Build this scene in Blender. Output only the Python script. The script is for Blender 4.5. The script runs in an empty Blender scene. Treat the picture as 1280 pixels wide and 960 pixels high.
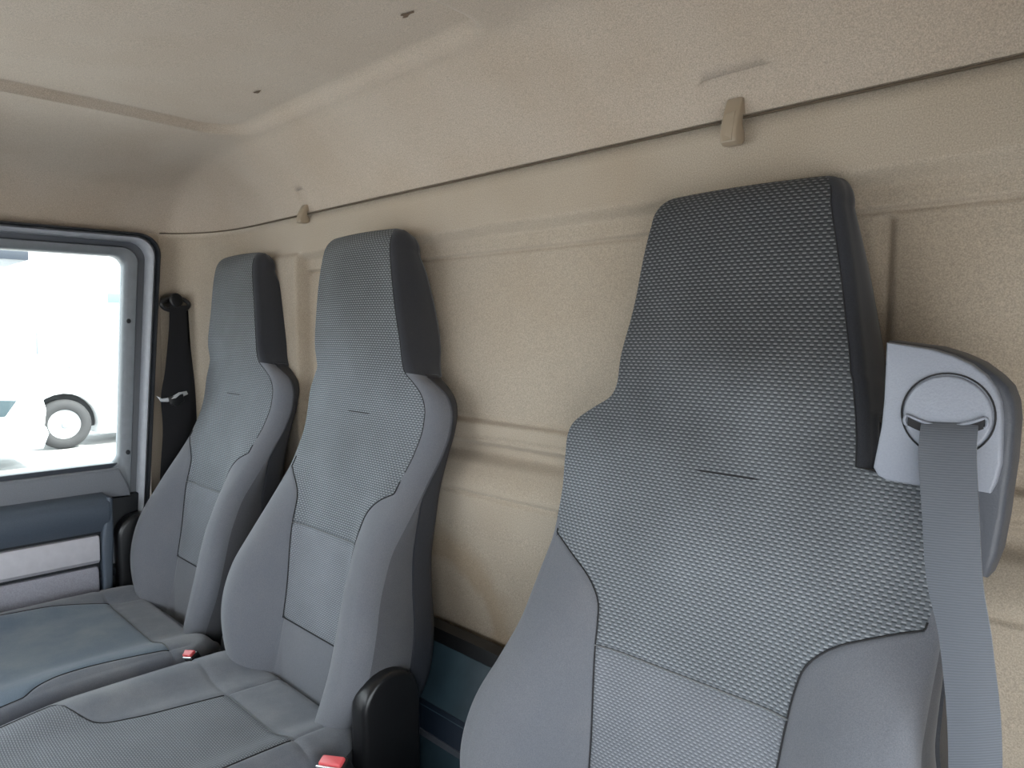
import bpy, bmesh, math, random
from mathutils import Vector, Matrix
random.seed(4)
SC = bpy.context.scene
COL = SC.collection
PI = math.pi

# ------------------------------------------------------------------ camera
cd = bpy.data.cameras.new('camera'); cam = bpy.data.objects.new('camera', cd); COL.objects.link(cam)
cd.sensor_width = 36.0; cd.lens = 907.0 / 1280.0 * 36.0; cd.clip_start = 0.02; cd.clip_end = 300
cam.location = (0, 0, 1.2)
cam.rotation_euler = (math.radians(90) - math.atan(68 / 907.0), 0, math.radians(45))
SC.camera = cam

# ------------------------------------------------------------------ daylight
w = bpy.data.worlds.new('world'); SC.world = w; w.use_nodes = True
bg = w.node_tree.nodes['Background']
bg.inputs['Color'].default_value = (0.86, 0.94, 1.0, 1); bg.inputs['Strength'].default_value = 1.0
sd = bpy.data.lights.new('sun', 'SUN'); sun = bpy.data.objects.new('sun', sd); COL.objects.link(sun)
sd.energy = 2.6; sd.angle = math.radians(3); sd.color = (1, .96, .9)
sun.rotation_euler = Vector((-.55, -.35, -.75)).to_track_quat('-Z', 'Y').to_euler()


def portal(name, loc, rot, sx, sy):
    ld = bpy.data.lights.new(name, 'AREA'); ld.shape = 'RECTANGLE'; ld.size = sx; ld.size_y = sy
    ld.cycles.is_portal = True
    o = bpy.data.objects.new(name, ld); COL.objects.link(o); o.location = loc; o.rotation_euler = rot
    return o


portal('windscreen_portal', (-1.1, -1.02, 1.25), (math.radians(-90), 0, 0), 2.1, .8)
portal('side_window_portal', (-2.40, .10, 1.11), (0, math.radians(-90), 0), .62, 1.3)
portal('driver_door_portal', (.20, -.15, .78), (0, math.radians(90), 0), 1.36, 1.2)
SC.view_settings.view_transform = 'Standard'; SC.view_settings.look = 'None'
SC.view_settings.gamma = 1; SC.view_settings.use_curve_mapping = False
SC.view_settings.exposure = 2.62


# ------------------------------------------------------------------ materials
def newmat(name):
    m = bpy.data.materials.new(name); m.use_nodes = True
    nt = m.node_tree; return m, nt, nt.nodes['Principled BSDF']


def plain(name, col, rough=.6, metal=0.0, nscale=None, bump=.0, var=.12, spec=.5, coord='Object'):
    m, nt, b = newmat(name)
    b.inputs['Roughness'].default_value = rough; b.inputs['Metallic'].default_value = metal
    b.inputs['Specular IOR Level'].default_value = spec
    b.inputs['Base Color'].default_value = (*col, 1)
    if nscale:
        tc = nt.nodes.new('ShaderNodeTexCoord'); n = nt.nodes.new('ShaderNodeTexNoise')
        n.inputs['Scale'].default_value = nscale; n.inputs['Detail'].default_value = 3
        nt.links.new(tc.outputs[coord], n.inputs['Vector'])
        mx = nt.nodes.new('ShaderNodeMix'); mx.data_type = 'RGBA'
        mx.inputs['A'].default_value = (*[c * (1 - var) for c in col], 1)
        mx.inputs['B'].default_value = (*[min(1, c * (1 + var)) for c in col], 1)
        rp = nt.nodes.new('ShaderNodeMapRange'); rp.inputs['From Min'].default_value = .3; rp.inputs['From Max'].default_value = .7
        nt.links.new(n.outputs['Fac'], rp.inputs['Value']); nt.links.new(rp.outputs['Result'], mx.inputs['Factor'])
        nt.links.new(mx.outputs['Result'], b.inputs['Base Color'])
        if bump:
            bp = nt.nodes.new('ShaderNodeBump'); bp.inputs['Strength'].default_value = bump
            bp.inputs['Distance'].default_value = .002
            nt.links.new(n.outputs['Fac'], bp.inputs['Height']); nt.links.new(bp.outputs['Normal'], b.inputs['Normal'])
    return m


def headliner_mat(name, col, stain=False):
    """needle felt: fine coloured speckle, big soft blotches of wear, fuzzy relief"""
    m, nt, b = newmat(name)
    b.inputs['Roughness'].default_value = .95; b.inputs['Specular IOR Level'].default_value = .15
    b.inputs['Sheen Weight'].default_value = .15
    L = nt.links.new
    tc = nt.nodes.new('ShaderNodeTexCoord')
    n1 = nt.nodes.new('ShaderNodeTexNoise'); n1.inputs['Scale'].default_value = 560; n1.inputs['Detail'].default_value = 4; n1.inputs['Roughness'].default_value = .7
    n2 = nt.nodes.new('ShaderNodeTexNoise'); n2.inputs['Scale'].default_value = 5; n2.inputs['Detail'].default_value = 4
    L(tc.outputs['Object'], n1.inputs['Vector']); L(tc.outputs['Object'], n2.inputs['Vector'])
    r1 = nt.nodes.new('ShaderNodeValToRGB'); e = r1.color_ramp.elements
    e[0].position = .33; e[0].color = (*[c * .72 for c in col], 1)
    e[1].position = .66; e[1].color = (col[0] * 1.22, col[1] * 1.2, col[2] * 1.18, 1)
    L(n1.outputs['Fac'], r1.inputs['Fac'])
    r2 = nt.nodes.new('ShaderNodeValToRGB'); e = r2.color_ramp.elements
    e[0].position = .3; e[0].color = (.93, .90, .87, 1); e[1].position = .62; e[1].color = (1, 1, 1, 1)
    L(n2.outputs['Fac'], r2.inputs['Fac'])
    mx = nt.nodes.new('ShaderNodeMix'); mx.data_type = 'RGBA'; mx.blend_type = 'MULTIPLY'; mx.inputs['Factor'].default_value = 1
    L(r1.outputs['Color'], mx.inputs['A']); L(r2.outputs['Color'], mx.inputs['B'])
    out = mx.outputs['Result']
    if stain:
        # dried tide mark of a water stain low on the panel, centre (-1.12, z .60)
        sp = nt.nodes.new('ShaderNodeVectorMath'); sp.operation = 'SUBTRACT'; sp.inputs[1].default_value = (-1.13, 0, .60)
        n3 = nt.nodes.new('ShaderNodeTexNoise'); n3.inputs['Scale'].default_value = 9
        L(tc.outputs['Object'], n3.inputs['Vector'])
        L(tc.outputs['Object'], sp.inputs[0])
        ml = nt.nodes.new('ShaderNodeVectorMath'); ml.operation = 'MULTIPLY'; ml.inputs[1].default_value = (1, 0, 1)
        L(sp.outputs[0], ml.inputs[0])
        ln = nt.nodes.new('ShaderNodeVectorMath'); ln.operation = 'LENGTH'; L(ml.outputs[0], ln.inputs[0])
        ad = nt.nodes.new('ShaderNodeMath'); ad.operation = 'MULTIPLY_ADD'; ad.inputs[1].default_value = .09
        L(n3.outputs['Fac'], ad.inputs[0]); L(ln.outputs['Value'], ad.inputs[2])
        r3 = nt.nodes.new('ShaderNodeValToRGB'); el = r3.color_ramp.elements
        el[0].position = .165; el[0].color = (.90, .87, .85, 1); el[1].position = .25; el[1].color = (1, 1, 1, 1)
        k = el.new(.185); k.color = (.82, .75, .68, 1); k = el.new(.215); k.color = (.87, .81, .74, 1)
        L(ad.outputs[0], r3.inputs['Fac'])
        m3 = nt.nodes.new('ShaderNodeMix'); m3.data_type = 'RGBA'; m3.blend_type = 'MULTIPLY'; m3.inputs['Factor'].default_value = 1
        L(out, m3.inputs['A']); L(r3.outputs['Color'], m3.inputs['B']); out = m3.outputs['Result']
    L(out, b.inputs['Base Color'])
    bp = nt.nodes.new('ShaderNodeBump'); bp.inputs['Strength'].default_value = .25; bp.inputs['Distance'].default_value = .001
    L(n1.outputs['Fac'], bp.inputs['Height']); L(bp.outputs['Normal'], b.inputs['Normal'])
    return m


def dash_fabric(name, base, light, pw=.0088, ph=.0046, bump=.6, dark=.45, head_tones=None):
    """woven cloth with staggered rows of short light dashes, each over a dark gap, laid out in metres by UV"""
    m, nt, b = newmat(name); L = nt.links.new
    b.inputs['Roughness'].default_value = .85; b.inputs['Specular IOR Level'].default_value = .25
    b.inputs['Sheen Weight'].default_value = .05
    uv = nt.nodes.new('ShaderNodeUVMap'); uv.uv_map = 'UVMap'
    sx = nt.nodes.new('ShaderNodeSeparateXYZ'); L(uv.outputs['UV'], sx.inputs[0])

    def mth(op, x, y=None, z=None):
        n = nt.nodes.new('ShaderNodeMath'); n.operation = op
        for i, q in enumerate((x, y, z)):
            if q is None: continue
            if isinstance(q, (int, float)): n.inputs[i].default_value = q
            else: L(q, n.inputs[i])
        return n.outputs[0]

    def win(f, c, hw, soft):
        d = mth('ABSOLUTE', mth('SUBTRACT', f, c))
        r = nt.nodes.new('ShaderNodeMapRange'); r.interpolation_type = 'SMOOTHSTEP'
        r.inputs['From Min'].default_value = hw + soft; r.inputs['From Max'].default_value = hw - soft
        L(d, r.inputs['Value']); return r.outputs['Result']
    y = mth('DIVIDE', sx.outputs['Y'], ph); row = mth('FLOOR', y); fy = mth('FRACT', y)
    x = mth('ADD', mth('DIVIDE', sx.outputs['X'], pw), mth('MULTIPLY', row, .5)); fx = mth('FRACT', x)
    dash = mth('MULTIPLY', win(fx, .5, .26, .10), win(fy, .66, .20, .12))
    gap = mth('MULTIPLY', win(fx, .5, .30, .12), win(fy, .22, .16, .12))
    tc = nt.nodes.new('ShaderNodeTexCoord'); n = nt.nodes.new('ShaderNodeTexNoise'); n.inputs['Scale'].default_value = 7
    n.inputs['Detail'].default_value = 4; L(tc.outputs['Object'], n.inputs['Vector'])
    n2 = nt.nodes.new('ShaderNodeTexNoise'); n2.inputs['Scale'].default_value = 160; L(tc.outputs['Object'], n2.inputs['Vector'])
    dv = mth('MULTIPLY', dash, mth('MULTIPLY_ADD', n2.outputs['Fac'], 1.0, .5))

    def mix(f, a_, b_, mode='MIX'):
        k = nt.nodes.new('ShaderNodeMix'); k.data_type = 'RGBA'; k.blend_type = mode
        for nm, q in (('Factor', f), ('A', a_), ('B', b_)):
            if isinstance(q, (int, float)): k.inputs[nm].default_value = q
            elif isinstance(q, tuple): k.inputs[nm].default_value = (*q, 1)
            else: L(q, k.inputs[nm])
        return k.outputs['Result']
    if head_tones:
        # cloth darkens from grey on the back to near-black on the head part
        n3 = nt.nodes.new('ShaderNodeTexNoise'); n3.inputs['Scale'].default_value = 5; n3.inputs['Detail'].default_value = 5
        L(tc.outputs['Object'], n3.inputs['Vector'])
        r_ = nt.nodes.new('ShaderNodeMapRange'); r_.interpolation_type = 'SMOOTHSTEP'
        r_.inputs['From Min'].default_value = head_tones[2]; r_.inputs['From Max'].default_value = head_tones[3]
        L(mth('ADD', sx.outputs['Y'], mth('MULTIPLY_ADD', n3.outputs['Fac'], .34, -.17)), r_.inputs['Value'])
        base = mix(r_.outputs['Result'], base, head_tones[0]); light = mix(r_.outputs['Result'], light, head_tones[1])
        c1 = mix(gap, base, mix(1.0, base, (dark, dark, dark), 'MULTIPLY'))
    else:
        c1 = mix(gap, base, tuple(c * dark for c in base))
    c2 = mix(dv, c1, light)
    rp = nt.nodes.new('ShaderNodeValToRGB'); rp.color_ramp.elements[0].position = .3; rp.color_ramp.elements[0].color = (.88, .88, .88, 1)
    rp.color_ramp.elements[1].position = .7; rp.color_ramp.elements[1].color = (1.1, 1.1, 1.1, 1)
    L(n.outputs['Fac'], rp.inputs['Fac'])
    L(mix(1.0, c2, rp.outputs['Color'], 'MULTIPLY'), b.inputs['Base Color'])
    h = mth('SUBTRACT', dash, gap)
    bp = nt.nodes.new('ShaderNodeBump'); bp.inputs['Strength'].default_value = bump; bp.inputs['Distance'].default_value = .0010
    L(h, bp.inputs['Height']); L(bp.outputs['Normal'], b.inputs['Normal'])
    return m


def worn_cloth(name, col, dirt):
    m, nt, b = newmat(name); L = nt.links.new
    b.inputs['Roughness'].default_value = .88; b.inputs['Specular IOR Level'].default_value = .2; b.inputs['Sheen Weight'].default_value = .25
    tc = nt.nodes.new('ShaderNodeTexCoord')
    n = nt.nodes.new('ShaderNodeTexNoise'); n.inputs['Scale'].default_value = 900; n.inputs['Detail'].default_value = 2
    n2 = nt.nodes.new('ShaderNodeTexNoise'); n2.inputs['Scale'].default_value = 8; n2.inputs['Detail'].default_value = 6; n2.inputs['Roughness'].default_value = .6
    L(tc.outputs['Object'], n.inputs['Vector']); L(tc.outputs['Object'], n2.inputs['Vector'])
    r = nt.nodes.new('ShaderNodeValToRGB'); e = r.color_ramp.elements
    e[0].position = .42; e[0].color = (*col, 1); e[1].position = .75; e[1].color = (*dirt, 1)
    L(n2.outputs['Fac'], r.inputs['Fac'])
    r1 = nt.nodes.new('ShaderNodeValToRGB'); e = r1.color_ramp.elements
    e[0].position = .3; e[0].color = (.8, .8, .8, 1); e[1].position = .7; e[1].color = (1.1, 1.1, 1.1, 1)
    L(n.outputs['Fac'], r1.inputs['Fac'])
    mx = nt.nodes.new('ShaderNodeMix'); mx.data_type = 'RGBA'; mx.blend_type = 'MULTIPLY'; mx.inputs['Factor'].default_value = 1
    L(r.outputs['Color'], mx.inputs['A']); L(r1.outputs['Color'], mx.inputs['B']); L(mx.outputs['Result'], b.inputs['Base Color'])
    bp = nt.nodes.new('ShaderNodeBump'); bp.inputs['Strength'].default_value = .25; bp.inputs['Distance'].default_value = .0006
    L(n.outputs['Fac'], bp.inputs['Height']); L(bp.outputs['Normal'], b.inputs['Normal'])
    return m


def webbing_mat(name, col):
    m, nt, b = newmat(name); L = nt.links.new
    b.inputs['Roughness'].default_value = .55; b.inputs['Specular IOR Level'].default_value = .4; b.inputs['Sheen Weight'].default_value = .2
    uv = nt.nodes.new('ShaderNodeUVMap'); uv.uv_map = 'UVMap'
    wv = nt.nodes.new('ShaderNodeTexWave'); wv.inputs['Scale'].default_value = 130; wv.bands_direction = 'Y'
    L(uv.outputs['UV'], wv.inputs['Vector'])
    mx = nt.nodes.new('ShaderNodeMix'); mx.data_type = 'RGBA'
    mx.inputs['A'].default_value = (*[c * .85 for c in col], 1); mx.inputs['B'].default_value = (*[c * 1.12 for c in col], 1)
    L(wv.outputs['Fac'], mx.inputs['Factor']); L(mx.outputs['Result'], b.inputs['Base Color'])
    bp = nt.nodes.new('ShaderNodeBump'); bp.inputs['Strength'].default_value = .3; bp.inputs['Distance'].default_value = .0005
    L(wv.outputs['Fac'], bp.inputs['Height']); L(bp.outputs['Normal'], b.inputs['Normal'])
    return m


def glass_mat(name):
    m = bpy.data.materials.new(name); m.use_nodes = True; nt = m.node_tree; nt.nodes.clear(); L = nt.links.new
    o = nt.nodes.new('ShaderNodeOutputMaterial'); t = nt.nodes.new('ShaderNodeBsdfTransparent'); g = nt.nodes.new('ShaderNodeBsdfGlossy')
    t.inputs['Color'].default_value = (.93, .96, .95, 1); g.inputs['Roughness'].default_value = .02
    f = nt.nodes.new('ShaderNodeFresnel'); f.inputs['IOR'].default_value = 1.35
    mx = nt.nodes.new('ShaderNodeMixShader'); L(f.outputs[0], mx.inputs[0]); L(t.outputs[0], mx.inputs[1]); L(g.outputs[0], mx.inputs[2])
    L(mx.outputs[0], o.inputs['Surface']); return m


M = {}
M['liner'] = headliner_mat('beige_felt_headliner', (.49, .425, .355))
M['wallfelt'] = headliner_mat('beige_felt_wall', (.46, .40, .325), stain=True)
M['mesh'] = dash_fabric('dashed_seat_cloth', (.155, .170, .188), (.34, .36, .385), dark=.45, head_tones=((.085, .090, .094), (.24, .25, .255), .52, .90))
M['mesh_driver'] = dash_fabric('dashed_driver_seat_cloth', (.155, .170, .188), (.34, .36, .385), dark=.45, head_tones=((.055, .058, .062), (.19, .195, .20), .44, .82))
M['mesh_fine'] = dash_fabric('fine_dashed_seat_cloth', (.178, .190, .213), (.31, .325, .352), pw=.0074, ph=.0040, bump=.4, dark=.6)
M['cloth'] = worn_cloth('charcoal_seat_cloth', (.152, .159, .180), (.172, .175, .192))
M['cloth_gusset_shaded'] = worn_cloth('shaded_gusset_cloth', (.088, .090, .101), (.110, .110, .118))  # shade on the seat sides put into a darker cloth colour
M['cloth_side'] = worn_cloth('dark_side_cloth', (.034, .036, .043), (.040, .041, .047))
M['cushion_dirty'] = worn_cloth('worn_cushion_cloth', (.138, .149, .176), (.22, .225, .24))
M['cushion_smooth'] = worn_cloth('smooth_worn_cushion_cloth', (.125, .165, .215), (.20, .235, .265))
M['seam'] = plain('dark_seam_thread', (.018, .018, .02), .8)
M['seam_light'] = plain('grey_seam_thread', (.16, .165, .17), .8)
M['shell'] = plain('dark_seat_shell_plastic', (.030, .033, .042), .5, nscale=300, bump=.15)
M['black'] = plain('black_plastic', (.010, .010, .011), .32, nscale=200, bump=.05)
M['housing'] = plain('grey_belt_housing_plastic', (.28, .302, .355), .42, nscale=500, bump=.2, var=.05)
M['housing_rim'] = plain('dark_housing_rim_plastic', (.075, .082, .10), .45, nscale=500, bump=.2, var=.05)
M['web'] = webbing_mat('grey_belt_webbing', (.105, .115, .135))
M['web_dark'] = webbing_mat('black_belt_webbing', (.026, .026, .030))
M['red'] = plain('red_button_plastic', (.75, .10, .11), .35)
M['chrome'] = plain('chromed_steel', (.80, .81, .83), .25, .6)
M['door_dark'] = plain('blue_grey_door_plastic', (.085, .105, .135), .42, nscale=400, bump=.25, var=.1)
M['door_frame'] = plain('grey_door_frame_paint', (.35, .365, .40), .35, nscale=60, var=.06)
M['door_frame_dark'] = plain('dark_door_channel', (.06, .068, .085), .4)
M['seal'] = plain('black_rubber_seal', (.012, .014, .018), .5)
M['silver'] = plain('silver_trim_plastic', (.66, .64, .68), .35, .1, nscale=40, var=.05)
M['mauve'] = plain('warm_grey_door_fabric', (.36, .355, .40), .8, nscale=300, bump=.3)
M['frame_in'] = plain('darker_grey_frame_paint', (.17, .185, .205), .45, nscale=60, var=.06)
M['sill'] = plain('grey_sill_panel', (.24, .252, .28), .5, nscale=300, bump=.15, var=.06)
M['hook'] = plain('beige_hook_plastic', (.37, .30, .22), .4)
M['vinyl'] = plain('teal_grey_vinyl', (.030, .055, .072), .45, nscale=14, bump=.6, var=.25)
M['vinyl_dark'] = plain('navy_dark_vinyl', (.010, .017, .030), .45, nscale=20, bump=.4, var=.2)
M['floor'] = plain('black_rubber_floor', (.02, .02, .022), .7, nscale=80, bump=.3)
M['glass'] = glass_mat('clear_window_glass')
M['asphalt'] = plain('pale_yard_concrete', (.42, .41, .40), .9, nscale=2, var=.15)
M['truck_white'] = plain('white_truck_paint', (.78, .80, .82), .3)
M['truck_grey'] = plain('grey_truck_plastic', (.16, .18, .20), .5)
M['tyre'] = plain('tyre_rubber', (.028, .028, .03), .8)
M['rim'] = plain('painted_steel_rim', (.52, .54, .55), .35, .3)
M['dark_glass'] = plain('dark_truck_glass', (.03, .05, .06), .1)
M['teal_paint'] = plain('teal_paint', (.10, .42, .50), .4)
M['navy'] = plain('dark_navy_sheet', (.012, .018, .03), .5)
M['tear'] = plain('torn_felt_backing', (.16, .11, .075), .9, nscale=200)


# ------------------------------------------------------------------ helpers
def mesh_obj(name, verts, faces, m, parent=None, smooth=True, uvs=None, merge=0, angle=None):
    me = bpy.data.meshes.new(name)
    me.from_pydata([tuple(v) for v in verts], [], faces); me.update()
    if uvs is not None:
        ul = me.uv_layers.new(name='UVMap')
        for lp in me.loops:
            ul.data[lp.index].uv = uvs[lp.vertex_index]
    bm = bmesh.new(); bm.from_mesh(me)
    if merge: bmesh.ops.remove_doubles(bm, verts=bm.verts, dist=merge)
    bmesh.ops.recalc_face_normals(bm, faces=bm.faces) if angle != 'keep' else None
    bm.to_mesh(me); bm.free()
    for p in me.polygons: p.use_smooth = smooth
    me.materials.append(m)
    o = bpy.data.objects.new(name, me); COL.objects.link(o)
    if parent: o.parent = parent
    if angle and angle != 'keep':
        try: me.set_sharp_from_angle(angle=math.radians(angle))
        except Exception: pass
    return o


def tag(o, label=None, cat=None, group=None, kind=None):
    if label: o['label'] = label
    if cat: o['category'] = cat
    if group: o['group'] = group
    if kind: o['kind'] = kind
    return o


def empty(name, loc, label=None, cat=None, group=None, kind=None):
    o = bpy.data.objects.new(name, None); COL.objects.link(o); o.location = loc; o.empty_display_size = .05
    return tag(o, label, cat, group, kind)


def adopt(o, root):
    """parent keeping world-space mesh coordinates"""
    o.parent = root
    base = Vector((0, 0, 0)); r = root
    while r is not None:
        base += Vector(r.location); r = r.parent
    o.location = -base
    return o


def part(name, verts, faces, m, root, **k):
    o = mesh_obj(name, verts, faces, m, None, **k)
    return adopt(o, root) if root else o


def tube_data(pts, r, n=8, closed=False):
    pts = [Vector(p) for p in pts]; V = []; F = []
    N = len(pts); up = Vector((0, 0, 1))
    prev = None
    for i, p in enumerate(pts):
        if closed: t = (pts[(i + 1) % N] - pts[i - 1])
        else: t = pts[min(i + 1, N - 1)] - pts[max(i - 1, 0)]
        t.normalize()
        if prev is None:
            a = t.cross(up)
            if a.length < .1: a = t.cross(Vector((1, 0, 0)))
        else: a = prev - t * prev.dot(t)
        a.normalize(); prev = a; b = t.cross(a)
        rr = r[i] if isinstance(r, (list, tuple)) else r
        for k in range(n):
            q = 2 * PI * k / n; V.append(p + a * math.cos(q) * rr + b * math.sin(q) * rr)
    for i in range(N if closed else N - 1):
        j = (i + 1) % N
        for k in range(n):
            F.append((i * n + k, i * n + (k + 1) % n, j * n + (k + 1) % n, j * n + k))
    if not closed:
        F.append(tuple(range(n))); F.append(tuple((N - 1) * n + k for k in range(n)))
    return V, F


def tube(name, pts, r, m, root=None, n=8, closed=False):
    V, F = tube_data(pts, r, n, closed); return part(name, V, F, m, root)


def extrude_data(outline, axis, d0, d1, bev=.004, nb=3):
    """2-D outline (list of (u,w)) extruded along an axis with rounded rims. axis 'x': (u,w)=(y,z); 'y': (x,z); 'z': (x,y)"""
    n = len(outline)
    cx = sum(p[0] for p in outline) / n; cz = sum(p[1] for p in outline) / n
    def offs(e):
        out = []
        A = sum(outline[i][0] * outline[(i + 1) % n][1] - outline[(i + 1) % n][0] * outline[i][1] for i in range(n))
        sg = 1 if A > 0 else -1
        for i in range(n):
            a = Vector(outline[i - 1]); b = Vector(outline[i]); c = Vector(outline[(i + 1) % n])
            t = (c - a)
            if t.length < 1e-9: t = Vector((1, 0))
            t.normalize(); nrm = Vector((-t.y, t.x)) * sg
            out.append(b + nrm * e)
        return out
    rings = []
    sgn = 1 if d1 > d0 else -1
    for k in range(nb + 1):
        q = PI / 2 * k / nb
        rings.append((offs(bev * (1 - math.sin(q))), d0 + sgn * bev * (1 - math.cos(q))))
    for k in range(nb + 1):
        q = PI / 2 * k / nb
        rings.append((offs(bev * (1 - math.cos(q))), d1 - sgn * bev * (1 - math.sin(q))))
    V = []
    for pts, d in rings:
        for p in pts:
            V.append({'x': (d, p[0], p[1]), 'y': (p[0], d, p[1]), 'z': (p[0], p[1], d)}[axis])
    F = []
    for i in range(len(rings) - 1):
        for k in range(n):
            F.append((i * n + k, i * n + (k + 1) % n, (i + 1) * n + (k + 1) % n, (i + 1) * n + k))
    F.append(tuple(range(n))); F.append(tuple((len(rings) - 1) * n + k for k in range(n)))
    return V, F


def slab(name, outline, axis, d0, d1, m, root=None, bev=.004, angle=35):
    V, F = extrude_data(outline, axis, d0, d1, bev)
    return part(name, V, F, m, root, angle=angle)


def rrect(a0, a1, b0, b1, r, n=6):
    out = []
    for cx, cy, q0 in ((a1 - r, b1 - r, 0), (a0 + r, b1 - r, 90), (a0 + r, b0 + r, 180), (a1 - r, b0 + r, 270)):
        for k in range(n + 1):
            q = math.radians(q0 + 90 * k / n); out.append((cx + r * math.cos(q), cy + r * math.sin(q)))
    return out


def rbox(name, x0, x1, y0, y1, z0, z1, m, root=None, r=.01, bev=.005):
    return slab(name, rrect(x0, x1, y0, y1, min(r, (x1 - x0) / 2.01, (y1 - y0) / 2.01)), 'z', z0, z1, m, root, bev)


def interp(tab, v):
    if v <= tab[0][0]: return tab[0][1]
    if v >= tab[-1][0]: return tab[-1][1]
    for i in range(len(tab) - 1):
        if tab[i][0] <= v <= tab[i + 1][0]:
            x0, y0 = tab[i]; x1, y1 = tab[i + 1]; h = x1 - x0
            # monotone-ish cubic (Catmull tangents)
            def sl(a, b): return (tab[b][1] - tab[a][1]) / (tab[b][0] - tab[a][0])
            s = sl(i, i + 1)
            m0 = s if i == 0 else (sl(i - 1, i) + s) / 2
            m1 = s if i + 2 >= len(tab) else (s + sl(i + 1, i + 2)) / 2
            if i > 0 and sl(i - 1, i) * s <= 0: m0 = 0
            if i + 2 < len(tab) and sl(i + 1, i + 2) * s <= 0: m1 = 0
            t = (v - x0) / h
            return (2 * t**3 - 3 * t * t + 1) * y0 + (t**3 - 2 * t * t + t) * h * m0 + (-2 * t**3 + 3 * t * t) * y1 + (t**3 - t * t) * h * m1


def sstep(a, b, x):
    t = max(0, min(1, (x - a) / (b - a))); return t * t * (3 - 2 * t)


def cosr(n): return [.5 - .5 * math.cos(PI * k / n) for k in range(n + 1)]


# ------------------------------------------------------------------ upholstered pad (backrest / cushion)
def pad(rows, mp, zone, insert_names, mats, root, arc=6):
    """rows: dicts v,aL,aR,r,sL,sR,front(a),back,split,tag ; mp(a,v,p)->world. Builds one mesh per named zone."""
    segs = []
    for R in rows:
        aL, aR, r = R['aL'], R['aR'], R['r']; f = R['front']; fl = aL + r; fr = aR - r
        sL = min(max(R['sL'], fl), fr); sR = max(min(R['sR'], fr), fl)
        g = R.get('groove', .0025)
        def run(a0, a1, n, g0, g1):
            out = []
            for t in cosr(n):
                a = a0 + (a1 - a0) * t; d = 0
                if g0: d += g * math.exp(-((a - a0) / .005) ** 2)
                if g1: d += g * math.exp(-((a - a1) / .005) ** 2)
                out.append((a, f(a) - d))
            return out
        in_l = sL > fl + .002; in_r = sR < fr - .002
        S = [run(fl, sL, 14, False, in_l), run(sL, sR, 34, in_l, in_r), run(sR, fr, 14, in_r, False)]
        pr = f(fr) - (g if not in_r else 0) * 0; pl = f(fl)
        S.append([(fr + r * math.sin(PI / 2 * k / arc), pr - r * (1 - math.cos(PI / 2 * k / arc))) for k in range(arc + 1)])
        sp = min(R['split'], pr - r - .002); bk = R['back']; spl = min(R['split'], pl - r - .002)
        S.append([(aR + .004 * math.sin(PI * t) , pr - r + (sp - (pr - r)) * t) for t in [k / 6 for k in range(7)]])
        rb = min(.02, (sp - bk) * .9)
        e = R.get('lip', 0)
        S.append([(aR, sp), (aR + e, sp - .001), (aR + e, bk + rb), (aR + e - rb * .3, bk + rb * .3), (aR + e - rb, bk)])
        S.append([((aR - rb) * (1 - t) + (aL + rb) * t, bk) for t in [k / 6 for k in range(7)]])
        S.append([(aL - e + rb, bk), (aL - e + rb * .3, bk + rb * .3), (aL - e, bk + rb), (aL - e, spl - .001), (aL, spl)])
        S.append([(aL - .004 * math.sin(PI * t), spl + (pl - r - spl) * t) for t in [k / 6 for k in range(7)]])
        S.append([(fl - r * math.cos(PI / 2 * k / arc), pl - r * (1 - math.sin(PI / 2 * k / arc))) for k in range(arc + 1)])
        segs.append(S)
    out = {}
    for i in range(len(rows) - 1):
        v = (rows[i]['v'] + rows[i + 1]['v']) / 2
        for s in range(10):
            z = zone(s, v)
            if z is None: continue
            V, F, U = out.setdefault(z, ([], [], []))
            A = segs[i][s]; B = segs[i + 1][s]
            for k in range(len(A) - 1):
                b = len(V)
                for (a, p), R in ((A[k], rows[i]), (A[k + 1], rows[i]), (B[k + 1], rows[i + 1]), (B[k], rows[i + 1])):
                    V.append(mp(a, R['v'], p)); U.append((a, R['v']))
                F.append((b, b + 1, b + 2, b + 3))
    for endi, nm in ((0, 'cap0'), (-1, 'cap1')):
        z = zone(6, rows[endi]['v']) or 'cover'
        z = zone(9, rows[endi]['v'])
        V, F, U = out.setdefault(z, ([], [], []))
        loop = [p for S in segs[endi] for p in S]
        ca = sum(p[0] for p in loop) / len(loop); cp = (max(p[1] for p in loop) + min(p[1] for p in loop)) / 2
        for k in range(len(loop)):
            a0, p0 = loop[k]; a1, p1 = loop[(k + 1) % len(loop)]
            if abs(a0 - a1) + abs(p0 - p1) < 1e-6: continue
            b = len(V); vv = rows[endi]['v']
            V += [mp(a0, vv, p0), mp(a1, vv, p1), mp(ca, vv, cp)]; U += [(a0, vv), (a1, vv), (ca, vv)]; F.append((b, b + 1, b + 2))
    res = {}
    for z, (V, F, U) in out.items():
        res[z] = part(z, V, F, mats[z], root, uvs=U, merge=2e-5, angle=55)
    return res, segs


def on_back(y0, z0, ang, cx):
    ca, sa = math.cos(ang), math.sin(ang)
    return lambda a, v, p: (cx + a, y0 + v * sa - p * ca, z0 + v * ca + p * sa)


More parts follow.
